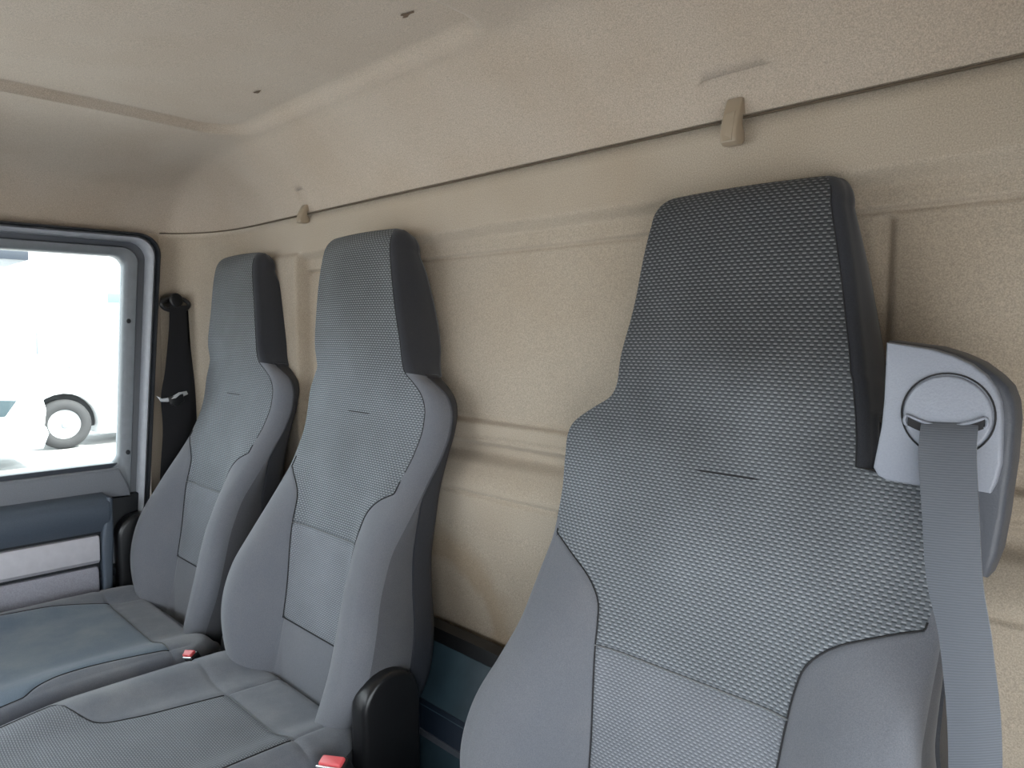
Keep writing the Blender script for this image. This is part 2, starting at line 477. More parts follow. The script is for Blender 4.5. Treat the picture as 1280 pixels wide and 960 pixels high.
HALF = [(-.08, .190), (-.03, .222), (.02, .258), (.07, .284), (.12, .292), (.18, .285), (.25, .262), (.33, .246), (.42, .246), (.50, .256),
        (.56, .264), (.595, .262), (.62, .247), (.64, .220), (.655, .195), (.675, .182), (.72, .175), (.78, .163), (.83, .154), (.88, .144), (.92, .134), (.945, .122)]
PC = [(-.08, -.01), (0, .0), (.1, .004), (.3, .0), (.45, -.010), (.55, -.024), (.62, -.016), (.67, .004), (.75, .026), (.85, .046), (.91, .052), (.95, .052)]
PB = [(-.08, .055), (0, .072), (.1, .078), (.2, .070), (.28, .050), (.36, .026), (.44, .008), (.5, .0), (1, 0)]
SEAM = [(-.1, .105), (.1, .110), (.2, .116), (.3, .124), (.34, .128), (.365, .134), (.385, .148), (.40, .165), (.412, .185), (.428, .215), (.442, .245), (.455, .27), (.5, .35)]
TH = [(-.08, .10), (.0, .105), (.3, .10), (.5, .095), (.62, .098), (.68, .095), (.76, .085), (.82, .066), (.87, .046), (.905, .028), (.95, .026)]
VT = .905


def backrest(root, cx, y0=.72, z0=.48, ang=12, ws=1.0, ins=1.0, notch=False, lum=.305, low=.10, hs=1.0, rs=.036, hp=1.0, dv=0.0):
    mp = on_back(y0, z0, math.radians(ang), cx)
    vs = [-.08 + .008 * k for k in range(int((VT + .08) / .008) + 1)]
    vs = sorted(set([round(v, 4) for v in vs] + [lum, low] + [.4 + .003 * k for k in range(22)] + [.6 + .004 * k for k in range(22)] + ([.58 + .003 * k for k in range(8)] if notch else [])))
    vs = [v for i, v in enumerate(vs) if i == 0 or v - vs[i - 1] > .0012 or v in (lum, low)]
    rows = []
    vs.append(None)
    full = [(v, 0.0) for v in vs if v is not None and v < VT] + [(VT, 0.0)] + [(VT, q * PI / 2 / 12) for q in range(1, 13)]
    for v, q in full:
        hr = .042
        vv = v + hr * math.sin(q); c = 1 - math.cos(q)
        k = ws if v < .6 else ws + (hs - ws) * sstep(.6, .68, v)
        W = interp(HALF, v) * k
        aL, aR = -W, W
        if notch and v > .50:
            aR = W * (1 - sstep(.588, .598, v)) + (.182 - .02 * sstep(.6, .9, v) - .028 * sstep(.85, .945, v)) * sstep(.588, .598, v)
            if v > .7: aR = W
        aL += .030 * c; aR -= .030 * c
        pc = interp(PC, v) - (1 - hp) * .026 * sstep(.66, .82, v); pb = interp(PB, v); head = sstep(.62, .70, v)
        rf = .026; T = interp(TH, v)
        r = .012 + (rs - .014) * (1 - head) + .002
        r += (.036 - r) * (1 - sstep(.28, .42, v))
        edge = .022 * (1 - head)
        def front(a, pc=pc, pb=pb, W=W, c=c, edge=edge, head=head, v=v):
            h = min(1.2, abs(a) / W)
            p = pc + pb * sstep(.36, .80, h) - pb * .35 * max(0, (h - .82) / .18) ** 2 if h > .82 else pc + pb * sstep(.36, .80, h)
            p -= edge * h ** 3 * sstep(.3, .45, v) + head * .010 * h * h
            # gentle pillowing between cross seams
            return p - rf * c
        s = interp(SEAM, v) * ins if v < .46 else 9
        rows.append(dict(v=vv, aL=aL, aR=aR, r=r * (1 - .3 * c), sL=-s, sR=s, front=front, back=-T * (1 - c) + (pc - rf - .014) * c, split=(-.045 if v < .66 else (-T + .012) * (1 - c) + (pc - rf - .010) * c), lip=.004 if v < .655 else 0))
    # groove rows at the cross seams
    for R in rows:
        for sv in (lum, low):
            d = math.exp(-((R['v'] - sv) / .004) ** 2) * .003
            if d > 1e-4:
                f0 = R['front']
                R['front'] = (lambda a, f0=f0, d=d, s=R['sR']: f0(a) - (d if abs(a) < s else 0))

    def zone(s, v):
        if s == 1: return 'upper_panel' if v > lum else ('lumbar_panel' if v > low else 'lower_panel')
        if s in (0, 2) and v < .46: return 'side_bolster'
        if s in (0, 2) or (s == 9 and v > .46): return 'upper_panel'
        if s in (5, 6, 7) and v < .66: return 'back_shell'
        return 'side_cover'
    # left and right plain bolsters share one cover cloth, kept as two parts
    def zone2(s, v):
        z = zone(s, v)
        return z
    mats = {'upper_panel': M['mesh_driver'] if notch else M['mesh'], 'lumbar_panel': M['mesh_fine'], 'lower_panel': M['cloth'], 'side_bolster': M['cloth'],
            'side_cover': M['cloth_side'], 'back_shell': M['shell']}

    def zone3(s, v):
        z = zone(s, v)
        if z == 'side_bolster': return 'side_bolster_' + ('l' if s == 0 else 'r')
        if s == 4 and v < (.592 if notch else .655): return 'side_gusset_r'
        if s == 8 and v < .655: return 'side_gusset_l'
        if z == 'side_cover' and v < (.592 if notch else .655) and s in (3, 4): return 'side_bolster_r'
        if z == 'side_cover' and v < .655 and s in (8, 9): return 'side_bolster_l'
        return z
    mats['side_bolster_l'] = mats['side_bolster_r'] = M['cloth']; mats['side_gusset_l'] = mats['side_gusset_r'] = M['cloth_gusset_shaded']
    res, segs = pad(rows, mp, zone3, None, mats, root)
    for z in ('side_bolster_l', 'side_bolster_r', 'side_gusset_l', 'side_gusset_r'):
        res[z].name = z[:-2]; res[z].data.name = z[:-2]
    # seams
    for side in (0, 2):
        pts = []
        for R, S in zip(rows, segs):
            if R['v'] < low or R['v'] > .447: continue
            a, p = S[side][-1] if side == 0 else S[side][0]
            pts.append(mp(a, R['v'], p + .0012))
        tube('seam', pts, .0011, M['seam'], root, n=5).parent = root
    for sv, mt in ((lum, M['seam_light']), (low, M['seam'])):
        j = min(range(len(rows)), key=lambda i: abs(rows[i]['v'] - sv))
        pts = [mp(a, rows[j]['v'], p + .0024) for a, p in segs[j][1]]
        tube('seam', pts, .0013, mt, root, n=5)
    # headrest front edge seam
    for side, k in ((2, -1),):
        pts = [mp(S[side][k][0], R['v'], S[side][k][1] + .0004) for R, S in zip(rows, segs) if .46 < R['v'] < .93]
        tube('seam', pts, .0009, M['seam'], root, n=5)
    # stitched tuck in the middle of the shoulder zone
    j = min(range(len(rows)), key=lambda i: abs(rows[i]['v'] - .566)); f = rows[j]['front']
    pts = [mp(-.043 + .086 * k / 12 + .01, .566, f(0) + .0006) for k in range(13)]
    tube('tuck_seam', pts, [.0004] + [.0013] * 11 + [.0004], M['seam'], root, n=5)
    return mp, rows, segs


def cushion(root, x0, x1, yb, yf, ztop, insL, insR, yrear, pm, pi_, flute=0.0):
    """x0..x1 outer sides; insert boundaries as tables over y (inner edge x); rear insert line at yrear"""
    W = (x1 - x0) / 2; cx = (x0 + x1) / 2
    mp = lambda a, v, p: (cx + a, yb - v, ztop + p)
    Ltot = yb - yf; rows = []
    vs = sorted(set([round(.0075 * k, 4) for k in range(int((Ltot - .06) / .0075))] + [round(yb - yrear, 4)]))
    full = [(v, 0) for v in vs] + [(Ltot - .06, q * PI / 2 / 8) for q in range(9)]
    for v, q in full:
        vv = v + .06 * math.sin(q); c = 1 - math.cos(q); y = yb - v
        back_r = .03 * (1 - sstep(0, .05, v)) ** 2
        wl = W - .02 * c - .04 * (1 - sstep(0, .10, v))
        bol = .022 * sstep(yf, yf + .25, y)
        def front(a, c=c, v=v, y=y, bol=bol, back_r=back_r):
            h = abs(a) / W
            p = bol * sstep(.45, .78, h) - .010 * (1 - h * h) * 0 - .045 * c - back_r
            p += .012 * math.sin(PI * min(1, v / Ltot)) * (1 - h ** 4)
            p -= .018 * max(0, (h - .78) / .22) ** 2
            return p
        sL = interp(insL, y) - cx; sR = interp(insR, y) - cx
        rows.append(dict(v=vv, aL=-wl, aR=wl, r=.032, sL=sL, sR=sR, front=front, back=-.15, split=-.09, lip=0))
    vr = yb - yrear
    for R in rows:
        d = math.exp(-((R['v'] - vr) / .005) ** 2) * .003
        if d > 1e-4:
            f0 = R['front']; R['front'] = (lambda a, f0=f0, d=d: f0(a) - d)

    def zone(s, v):
        if s == 1: return 'cushion_panel' if v > vr else 'cushion_cover'
        if s in (4, 5): return 'cushion_side_r'
        if s in (7, 8): return 'cushion_side_l'
        return 'cushion_cover'
    res, segs = pad(rows, mp, zone, None, {'cushion_panel': pi_, 'cushion_cover': pm, 'cushion_side_l': M['cloth_side'], 'cushion_side_r': M['cloth_side']}, root)
    for z in ('cushion_side_l', 'cushion_side_r'):
        res[z].name = 'cushion_side'; res[z].data.name = 'cushion_side'
    for side in (0, 2):
        pts = []
        for R, S in zip(rows, segs):
            if R['v'] < vr or R['v'] > Ltot - .05: continue
            a, p = S[side][-1] if side == 0 else S[side][0]
            pts.append(mp(a, R['v'], p + .0008))
        tube('seam', pts, .0010, M['seam'], root, n=5)
    j = min(range(len(rows)), key=lambda i: abs(rows[i]['v'] - vr))
    tube('seam', [mp(a, rows[j]['v'], p + .0018) for a, p in segs[j][1]], .0010, M['seam_light'], root, n=5)
    return mp


def hinge(root, x0, x1, yc, ztop, wd=.066, zb=.28):
    out = []
    for k in range(15):
        q = PI * k / 14; out.append((yc + wd * math.cos(q), ztop - wd + wd * math.sin(q)))
    out += [(yc - wd * .98, zb + .05), (yc - wd * .7, zb), (yc + wd * .7, zb), (yc + wd, zb + .05)]
    h = slab('hinge_cover', out, 'x', x0, x1, M['black'], root, bev=.010)
    return h


def buckle(root, c, yaw=0, tilt=20, roll=0):
    """belt receiver on a stalk: local x = long axis of the red button, y = thickness"""
    mt = Matrix.Translation(c) @ Matrix.Rotation(math.radians(yaw), 4, 'Z') @ Matrix.Rotation(math.radians(tilt), 4, 'X') @ Matrix.Rotation(math.radians(roll), 4, 'Y')
    V, F = extrude_data(rrect(-.029, .029, -.013, .013, .008), 'z', -.07, 0, .003)
    b = part('belt_buckle', [mt @ Vector(v) for v in V], F, M['black'], root, angle=40)
    V, F = extrude_data(rrect(-.024, .024, -.009, .009, .004), 'z', -.004, .006, .003)
    r = part('release_button', [mt @ Vector(v) for v in V], F, M['red'], b, angle=40); r['label'] = 'red release button'
    V, F = extrude_data(rrect(-.027, .027, -.0125, -.0095, .001), 'z', -.003, .003, .0008)
    r2 = part('tongue_slot', [mt @ Vector(v) for v in V], F, M['chrome'], b, angle=40); r2['label'] = 'bright metal edge of the slot'
    V, F = extrude_data(rrect(-.016, .016, -.006, .006, .005), 'z', -.20, -.06, .002)
    part('stalk', [mt @ Vector(v) for v in V], F, M['black'], b, angle=40)
    return b


# ------------------------------------------------------------------ cab shell
XL, XR, YW = -2.30, .16, .95
APY, APZ = .62, 1.10     # rear edge and head of the open driver's doorway


def wall_y(x):
    """plan curve of the rear wall: flat, then rounding forward into the door pillar"""
    if x > -1.98: return YW
    t = min(1, (-1.98 - x) / .35)
    return .79 + .16 * math.sqrt(max(0, 1 - t ** 2.1))


def relief(x, z):
    """protrusion into the cab (towards -y)"""
    r = 0
    inner = sstep(-1.735, -1.715, x) * (1 - sstep(-.36, -.34, x)) + sstep(-.325, -.300, x)
    anyp = sstep(-1.735, -1.715, x)
    # upper step: the wall falls back below z 1.40, a narrow raised strip, then the recessed panel
    up = .022 * sstep(1.376, 1.400, z)
    strip = .006 * sstep(1.347, 1.353, z) * (1 - sstep(1.374, 1.380, z)) + .006 * sstep(1.374, 1.380, z)
    r += (up + strip)
    # left of x=-1.72: plain raised part of the wall (rib between the two passenger seats)
    rib = sstep(-1.875, -1.86, x) * (1 - sstep(-1.735, -1.715, x)) * (1 - sstep(1.385, 1.40, z))
    # groove between the panels above the driver's seat
    g = math.exp(-((x + .318) / .008) ** 2) * (1 - sstep(1.335, 1.345, z)) * .010
    r -= g
    r -= math.exp(-((z - 1.348) / .0035) ** 2) * .004 * anyp
    # lower mouldings
    r += .012 * (1 - sstep(1.012, 1.022, z))
    r -= math.exp(-((z - 1.021) / .004) ** 2) * .004
    r -= math.exp(-((z - .985) / .0045) ** 2) * .005
    r -= .018 * sstep(.935, .955, z) * (1 - sstep(.965, .983, z))
    r += .034 * (1 - sstep(.890, .960, z))
    r -= math.exp(-((z - .880) / .004) ** 2) * .007
    r -= .01 * (1 - sstep(.60, .86, z))
    r = r - .028
    return r * anyp + .010 * rib


def grid(name, xs, ts, fn, m, root=None):
    V = [fn(x, t) for x in xs for t in ts]; n = len(ts)
    F = [(i * n + j, (i + 1) * n + j, (i + 1) * n + j + 1, i * n + j + 1) for i in range(len(xs) - 1) for j in range(n - 1)]
    return part(name, V, F, m, root)


def frange(a, b, s):
    n = max(1, int(round((b - a) / s))); return [a + (b - a) * k / n for k in range(n + 1)]


xs = frange(-2.328, XR, .008)
xs = sorted([x for x in xs if not (-1.88 < x < -1.70 or -.38 < x < -.26)] + frange(-1.879, -1.701, .004) + frange(-.379, -.261, .003))
zs = frange(.0, .58, .04) + frange(.59, .85, .013) + frange(.86, 1.03, .003) + frange(1.04, 1.33, .02) + frange(1.333, 1.41, .0025) + frange(1.418, 1.488, .01) + [1.50, 1.515, 1.53]
zs = sorted(set(round(z, 4) for z in zs))
def hook_dent_wall(x, z):
    return 0
WF = lambda x, z: (x, wall_y(x) - relief(x, z) * sstep(-2.1, -1.95, x) * 1.0 + (.006 if z > 1.484 else 0) + (.004 if z > 1.495 else 0), z)
xa = [x for x in xs if x <= -1.98]; xb = [xa[-1]] + [x for x in xs if x > -1.98]
wall = grid('wall_rear', xb, zs, WF, M['wallfelt'])
wcorner = grid('wall_left', xa, zs, WF, M['wallfelt'])
tag(wcorner, 'beige felt corner where the rear wall rounds forward to the side window', kind='structure')
tag(wall, 'beige felt rear wall of the cab with pressed mouldings', kind='structure')

ZA = [(0, 1.491), (.006, 1.512), (.016, 1.538), (.035, 1.572), (.06, 1.603), (.09, 1.632), (.115, 1.657), (.14, 1.670), (.18, 1.677), (2, 1.681)]
ZB = [(0, 1.478), (.012, 1.500), (.03, 1.530), (.06, 1.566), (.10, 1.598), (.13, 1.612), (.2, 1.630), (.3, 1.648), (.42, 1.667), (.56, 1.677), (3, 1.681)]


def smin(a, b, k=.035):
    h = max(0, k - abs(a - b)) / k; return min(a, b) - h * h * k * .25


def sdrr(x, y, x0, x1, y1, r):
    """signed distance (inside <0) to the rounded rear edge of the roof panel"""
    cx, hx = (x0 + x1) / 2, (x1 - x0) / 2; cy, hy = (y1 - 3) / 2, (y1 + 3) / 2
    rr = r if x < cx else .05
    qx = abs(x - cx) - hx + rr; qy = abs(y - cy) - hy + rr
    return math.hypot(max(qx, 0), max(qy, 0)) + min(max(qx, qy), 0) - rr


def ceil_z(x, y):
    d = wall_y(x) - y
    z = smin(interp(ZA, d), interp(ZB, x + 2.33))
    s = sdrr(x, y, -1.775, -.855, .812, .11)
    z += .017 * (1 - sstep(-.014, -.001, s))
    return z


def dent(x, z, cx, w0):
    a = abs(x - cx) - w0; b = z - 1.545
    q = max(a, b)
    return 1 - sstep(-.010, .004, q)


ts = [0] + [1 - (1 - t) for t in []]
ys_n = 120
def tmap(k):
    return k
yt = frange(0, .80, .0125) + frange(.805, .99, .005) + frange(.992, 1.0, .001)
YF = -.98


def ceil_pt(x, t):
    yw = wall_y(x) - .001
    y = YF + (yw - YF) * t
    z = ceil_z(x, y)
    dd = (dent(x, z, -.505, .056) + dent(x, z, -1.680, .022)) * sstep(.0015, .012, yw - y)
    return (x, y + .010 * dd if False else y, z + .018 * min(1, dd))


ceiling = grid('ceiling', frange(-2.329, XR, .0075), yt, ceil_pt, M['liner'])
tag(ceiling, 'beige felt roof lining with a recessed centre panel', kind='structure')
# lip of the lining, turned back over the wall seam
lip = [(x, wall_y(x) - .0025, 1.4905) for x in frange(-2.325, XR, .02)]
o = tube('trim_1', lip, .0019, plain('seam_edge_brown', (.10, .075, .05), .9)); tag(o, 'dark edge of the roof lining along the wall seam', kind='structure')

# two small tears in the roof lining
for (tx, ty, s) in ((-1.461, .717, .010), (-.949, .715, .011)):
    zc = ceil_z(tx, ty); n = 14; V = [(tx, ty, zc - .0008)]; ph = random.random() * 6
    for k in range(n):
        q = 2 * PI * k / n; rr = s * (.75 + .35 * math.sin(3 * q + ph) + .15 * random.random())
        V.append((tx + 1.5 * rr * math.cos(q), ty + .55 * rr * math.sin(q), zc - .0016 - .0015 * random.random()))
    t = part('lining_tear', V, [(0, 1 + k, 1 + (k + 1) % n) for k in range(n)], M['tear'], ceiling); t['label'] = 'small brown tear in the roof lining'

# floor, front and right sides of the cab (behind and beside the camera)
def box(name, x0, x1, y0, y1, z0, z1, m, root=None, label=None, kind=None, bev=.004):
    o = rbox(name, x0, x1, y0, y1, z0, z1, m, root, r=.004, bev=bev)
    return tag(o, label, kind=kind)


fl = box('floor', XL - .05, XR + .05, -1.35, 1.0, -.05, 0, M['floor'], label='black rubber cab floor', kind='structure')
wf = rbox('wall_front', XL, XR, -1.30, -1.22, 0, .85, M['door_dark'], None); tag(wf, 'bulkhead below the windscreen', kind='structure')
fr = empty('trim_4', (-1.07, -1.0, 1.2), 'windscreen surround of the cab', kind='structure')
rbox('header', XL, XR, -1.06, -.90, 1.50, 1.72, M['liner'], fr).location = (1.07, 1.0, -1.2)
rbox('windscreen_pillar', XL, XL + .10, -1.16, -.98, .86, 1.66, M['liner'], fr).location = (1.07, 1.0, -1.2)
rbox('windscreen_pillar', XR - .10, XR, -1.16, -.98, .86, 1.66, M['liner'], fr).location = (1.07, 1.0, -1.2)
da = rbox('dashboard', XL + .02, XR - .02, -1.21, -.80, .45, .85, M['door_dark'], None, r=.05, bev=.04)
tag(da, 'dark dashboard below the windscreen, behind the camera', 'dashboard')
vz = rbox('light_blocker', -1.02, -.06, -.86, -.835, 1.06, 1.50, M['navy'], None, r=.01, bev=.01)  # unseen panel added to keep windscreen light off the driver's headrest
tag(vz, "dark sun visor folded down before the driver's seat, behind the camera", 'light blocker')
wr = empty('wall_right', (0, 0, 0), 'driver side of the cab with its door', kind='structure')
rbox('door_sill', XR, XR + .05, -1.25, .96, -.05, .06, M['door_dark'], wr)
rbox('door_pillar', XR, XR + .05, APY, .96, .05, 1.50, M['liner'], wr)
rbox('door_header', XR, XR + .05, -1.25, .96, APZ, 1.70, M['liner'], wr)
rbox('door_pillar', XR, XR + .05, -1.25, -.72, .05, 1.50, M['door_dark'], wr)
# outer skin
rf = box('trim_2', XL - .06, XR + .06, -1.06, 1.02, 1.715, 1.745, M['truck_white'], label='outer roof skin', kind='structure')
rs = box('trim_3', XL - .06, XR + .06, 1.0, 1.03, -.05, 1.74, M['truck_white'], label='outer rear skin', kind='structure')

# ------------------------------------------------------------------ left door with its window
door = empty('door_1', (XL, .1, 0), 'passenger door with dark frame and padded lower panel', kind='structure')
SH = lambda z: (.055 * (z - 1.11) if z > 1.11 else .055 * (z - 1.11) - .10 * max(0, .9 - z) ** 1.5)


def ring_loft(name, rings, m, root):
    """rings: list of (y0,y1,z0,z1,r,x)"""
    V = []; n = None
    for (y0, y1, z0, z1, r, x) in rings:
        o = rrect(y0, y1, z0, z1, r, 10); n = len(o)
        V += [(x, p[0] + SH(p[1]), p[1]) for p in o]
    F = []
    for i in range(len(rings) - 1):
        for k in range(n): F.append((i * n + k, i * n + (k + 1) % n, (i + 1) * n + (k + 1) % n, (i + 1) * n + k))
    return part(name, V, F, m, root, angle=50)


def frame_rings(spec):
    # spec: list of (t, x) t=0 outer edge .. 1 window edge
    out = []
    for t, x in spec:
        L = lambda a, b: a + (b - a) * t
        out.append((L(-.62, -.52), L(.782, .699), L(.50, .800), L(1.478, 1.413), L(.060, .032), x))
    return out


ring_loft('door_seal', frame_rings([(-.06, -2.33), (-.06, -2.285), (-.02, -2.272), (.03, -2.272), (.06, -2.290), (.06, -2.31)]), M['seal'], door)
ring_loft('frame_outer', frame_rings([(.05, -2.30), (.06, -2.292), (.16, -2.284), (.26, -2.288), (.33, -2.305), (.34, -2.32)]), M['door_frame'], door)
ring_loft('frame_channel', frame_rings([(.31, -2.325), (.34, -2.318), (.56, -2.322), (.60, -2.318), (.60, -2.315)]), M['door_frame_dark'], door)
ring_loft('frame_inner', frame_rings([(.58, -2.325), (.585, -2.312), (.62, -2.308), (.90, -2.309), (.97, -2.315), (1.0, -2.335), (1.0, -2.36)]), M['frame_in'], door)
for yy, zz in ((.716, 1.225), (.700, .838)):
    V, F = extrude_data([(yy + .006 * math.cos(q * PI / 6), zz + .007 * math.sin(q * PI / 6)) for q in range(12)], 'x', -2.311, -2.305, .001)
    part('clip_hole', V, F, M['seal'], door)
wd = empty('window_1', (-2.33, .1, 1.1), 'passenger side window', kind='structure')
V, F = extrude_data([(p[0] + SH(p[1]), p[1]) for p in rrect(-.53, .705, .79, 1.42, .03)], 'x', -2.348, -2.343, .0005)
part('pane', V, F, M['glass'], wd)

# lower door skin and trim
slab('door_skin', [(-.65, 0), (.70, 0), (.752, .70), (.752, .808), (-.65, .808)], 'x', -2.37, -2.322, M['door_frame_dark'], door, bev=.003)
slab('sill_panel', [(-.62, .70), (.700, .70), (.697, .742), (.672, .795), (-.62, .795)], 'x', -2.33, -2.300, M['sill'], door, bev=.008)
# armrest ledge (profile in x,z swept along y)
def sweep_y(name, prof, y0, y1, m, root, bev=.006):
    V, F = extrude_data(prof, 'y', y0, y1, bev); return part(name, V, F, m, root, angle=40)


def prof(pts): return pts


sweep_y('armrest', [(-2.33, .632), (-2.258, .628), (-2.240, .655), (-2.234, .700), (-2.240, .716), (-2.262, .728), (-2.30, .732), (-2.33, .732)], -.60, .628, M['door_dark'], door)
sweep_y('trim_groove', [(-2.33, .595), (-2.268, .595), (-2.268, .632), (-2.33, .632)], -.60, .612, M['seal'], door, .002)
o = sweep_y('silver_strip', [(-2.33, .540), (-2.262, .538), (-2.250, .549), (-2.248, .606), (-2.254, .618), (-2.33, .622)], -.60, .600, M['silver'], door, .004); o['label'] = 'satin silver trim strip'
sweep_y('trim_groove', [(-2.33, .520), (-2.272, .520), (-2.272, .539), (-2.33, .539)], -.60, .602, M['seal'], door, .002)
sweep_y('door_pad', [(-2.33, .425), (-2.262, .440), (-2.252, .452), (-2.252, .517), (-2.260, .528), (-2.33, .528)], -.60, .596, M['mauve'], door, .005)
sweep_y('door_pocket', [(-2.33, .05), (-2.262, .05), (-2.25, .20), (-2.25, .400), (-2.33, .405)], -.60, .612, M['seal'], door, .006)
slab('trim_end', [(.604, .30), (.616, .30), (.634, .60), (.636, .722), (.622, .726), (.604, .60)], 'x', -2.33, -2.240, M['door_dark'], door, bev=.006)
slab('hinge_column', [(.622, .05), (.735, .05), (.745, .60), (.742, .715), (.640, .715)], 'x', -2.34, -2.300, M['seal'], door, bev=.008)

# body pillar behind the door, below the rounded wall end
pl = slab('pillar_strip', [(.752, 0), (.80, 0), (.815, 1.49), (.785, 1.49)], 'x', -2.345, -2.325, M['wallfelt'], wcorner, bev=.003)

# ------------------------------------------------------------------ seats
G = 'row of three charcoal cab seats'


def make_seat(cx, label, driver=False, **kw):
    root = empty('cab_seat', (cx, .55, 0), label, 'seat', G)
    return root


# driver's seat
ds = make_seat(-.470, "large driver's seat in dashed grey cloth, nearest the camera, belt hanging at its shoulder")
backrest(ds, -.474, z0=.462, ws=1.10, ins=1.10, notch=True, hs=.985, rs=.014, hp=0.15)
cushion(ds, -.745, -.205, .715, .14, .455,
        [(.1, -.76), (.28, -.745), (.33, -.70), (.40, -.64), (.60, -.62)], [(.1, -.19), (.28, -.205), (.33, -.25), (.40, -.31), (.60, -.33)], .575, M['cloth'], M['mesh_fine'])
rbox('seat_base', -.68, -.26, .25, .72, 0, .34, M['black'], ds, r=.03)
# shoulder belt housing
HO = [(-.2555, 1.187), (-.2140, 1.181), (-.195, 1.175), (-.179, 1.167), (-.167, 1.157), (-.159, 1.146), (-.154, 1.132), (-.152, 1.115), (-.1515, 1.074), (-.155, 1.055), (-.159, 1.045),
      (-.177, 1.046), (-.215, 1.043), (-.250, 1.044), (-.259, 1.048), (-.264, 1.056), (-.262, 1.070), (-.2575, 1.10), (-.2560, 1.127)]
ho = slab('belt_housing', HO, 'y', .798, .815, M['housing'], ds, bev=.003); ho['label'] = 'grey plastic shoulder housing the belt comes out of'
cxh = sum(p[0] for p in HO) / len(HO); czh = sum(p[1] for p in HO) / len(HO)
RIM = [(-.2575, 1.1885), (-.2135, 1.183), (-.193, 1.1765), (-.175, 1.168), (-.160, 1.156), (-.151, 1.146), (-.146, 1.132), (-.144, 1.115), (-.145, 1.074), (-.147, 1.050), (-.149, 1.020), (-.153, .985), (-.160, .960),
       (-.178, .96), (-.192, 1.0), (-.205, 1.042), (-.252, 1.046), (-.260, 1.06), (-.2590, 1.127)]
slab('housing_back', RIM, 'y', .808, .850, M['housing_rim'], ho, bev=.006)
# round belt guide with curved slot
gx, gz, gr = -.1975, 1.117, .0405
ringp = [(gx + gr * math.cos(2 * PI * k / 48), .7972, gz + gr * math.sin(2 * PI * k / 48)) for k in range(48)]
tube('guide_groove', ringp, .0009, M['seam'], ho, n=6, closed=True)
disc = [(gx + (gr - .002) * math.cos(2 * PI * k / 40), gz + (gr - .002) * math.sin(2 * PI * k / 40)) for k in range(40)]
slab('belt_guide', disc, 'y', .7945, .800, M['housing'], ho, bev=.0025)
# the slot: raised smile-shaped lip with dark mouth
sl = []
for k in range(21):
    t = k / 20; sl.append((gx - .0335 + .066 * t, 1.1055 - .0 + .006 * abs(2 * t - 1) ** 2 - .0035 * math.sin(PI * t) + .003 * t))
mouth = [(p[0], p[1] + .0022) for p in sl] + [(p[0], p[1] - .0075) for p in reversed(sl)]
slab('guide_slot', mouth, 'y', .7925, .7965, M['seam'], ho, bev=.001)
tube('slot_lip', [(p[0], .7925, p[1] + .003) for p in sl], .0016, M['housing'], ho, n=8)
tube('slot_lip', [(sl[0][0] - .003 * math.sin(q), .7925, sl[0][1] - .002 + .005 * math.cos(q)) for q in [PI * k / 8 for k in range(9)]], .0015, M['housing'], ho, n=6)
tube('slot_lip', [(sl[-1][0] + .003 * math.sin(q), .7925, sl[-1][1] - .002 + .005 * math.cos(q)) for q in [PI * k / 8 for k in range(9)]], .0015, M['housing'], ho, n=6)


def strap(name, secs, m, root, th=.0012, n=12):
    """secs: (left xyz, right xyz, bow) ; ribbon with thickness, bowed towards -y"""
    # resample smoothly
    S = []
    K = len(secs)
    def cr(a, b, c, d, t): return .5 * ((2 * b) + (c - a) * t + (2 * a - 5 * b + 4 * c - d) * t * t + (3 * b - a - 3 * c + d) * t ** 3)
    for i in range(K - 1):
        for j in range(8):
            t = j / 8; row = []
            for e in (0, 1):
                P = [Vector(secs[max(0, min(K - 1, i + o))][e]) for o in (-1, 0, 1, 2)]
                row.append(Vector([cr(P[0][q], P[1][q], P[2][q], P[3][q], t) for q in range(3)]))
            bw = secs[i][2] * (1 - t) + secs[i + 1][2] * t; S.append((row[0], row[1], bw))
    S.append((Vector(secs[-1][0]), Vector(secs[-1][1]), secs[-1][2]))
    V = []; U = []; dist = 0; prev = None
    for (a, b, bw) in S:
        c = (a + b) / 2
        if prev is not None: dist += (c - prev).length
        prev = c
        top = []; bot = []
        for k in range(n + 1):
            t = k / n; p = a.lerp(b, t) + Vector((0, -bw * math.sin(PI * t), 0)); top.append(p); bot.append(p + Vector((0, th * 2, 0)))
        V += top + bot[::-1]
        U += [(k / n * .047, dist) for k in range(n + 1)] * 2
    m_ = 2 * (n + 1); F = []
    for i in range(len(S) - 1):
        for k in range(m_): F.append((i * m_ + k, i * m_ + (k + 1) % m_, (i + 1) * m_ + (k + 1) % m_, (i + 1) * m_ + k))
    F.append(tuple(range(m_))); F.append(tuple((len(S) - 1) * m_ + k for k in range(m_)))
    return part(name, V, F, m, root, uvs=U, angle=50)


sb = strap('belt_webbing', [((-.2185, .800, 1.1110), (-.1700, .800, 1.1130), 0),
                            ((-.2180, .789, 1.104), (-.1695, .789, 1.106), .002),
                            ((-.2160, .779, 1.075), (-.1670, .779, 1.078), .003),
                            ((-.2080, .768, 1.025), (-.1605, .768, 1.030), .003),
                            ((-.1990, .760, .960), (-.1530, .760, .967), .002),
                            ((-.1840, .756, .90), (-.1420, .756, .91), .002),
                            ((-.1720, .754, .78), (-.1300, .754, .80), .002),
                            ((-.1700, .752, .55), (-.1280, .752, .55), .002),
                            ((-.1700, .750, .12), (-.1280, .750, .12), .002)], M['web'], ds)
sb['label'] = 'grey shoulder belt hanging from the housing'

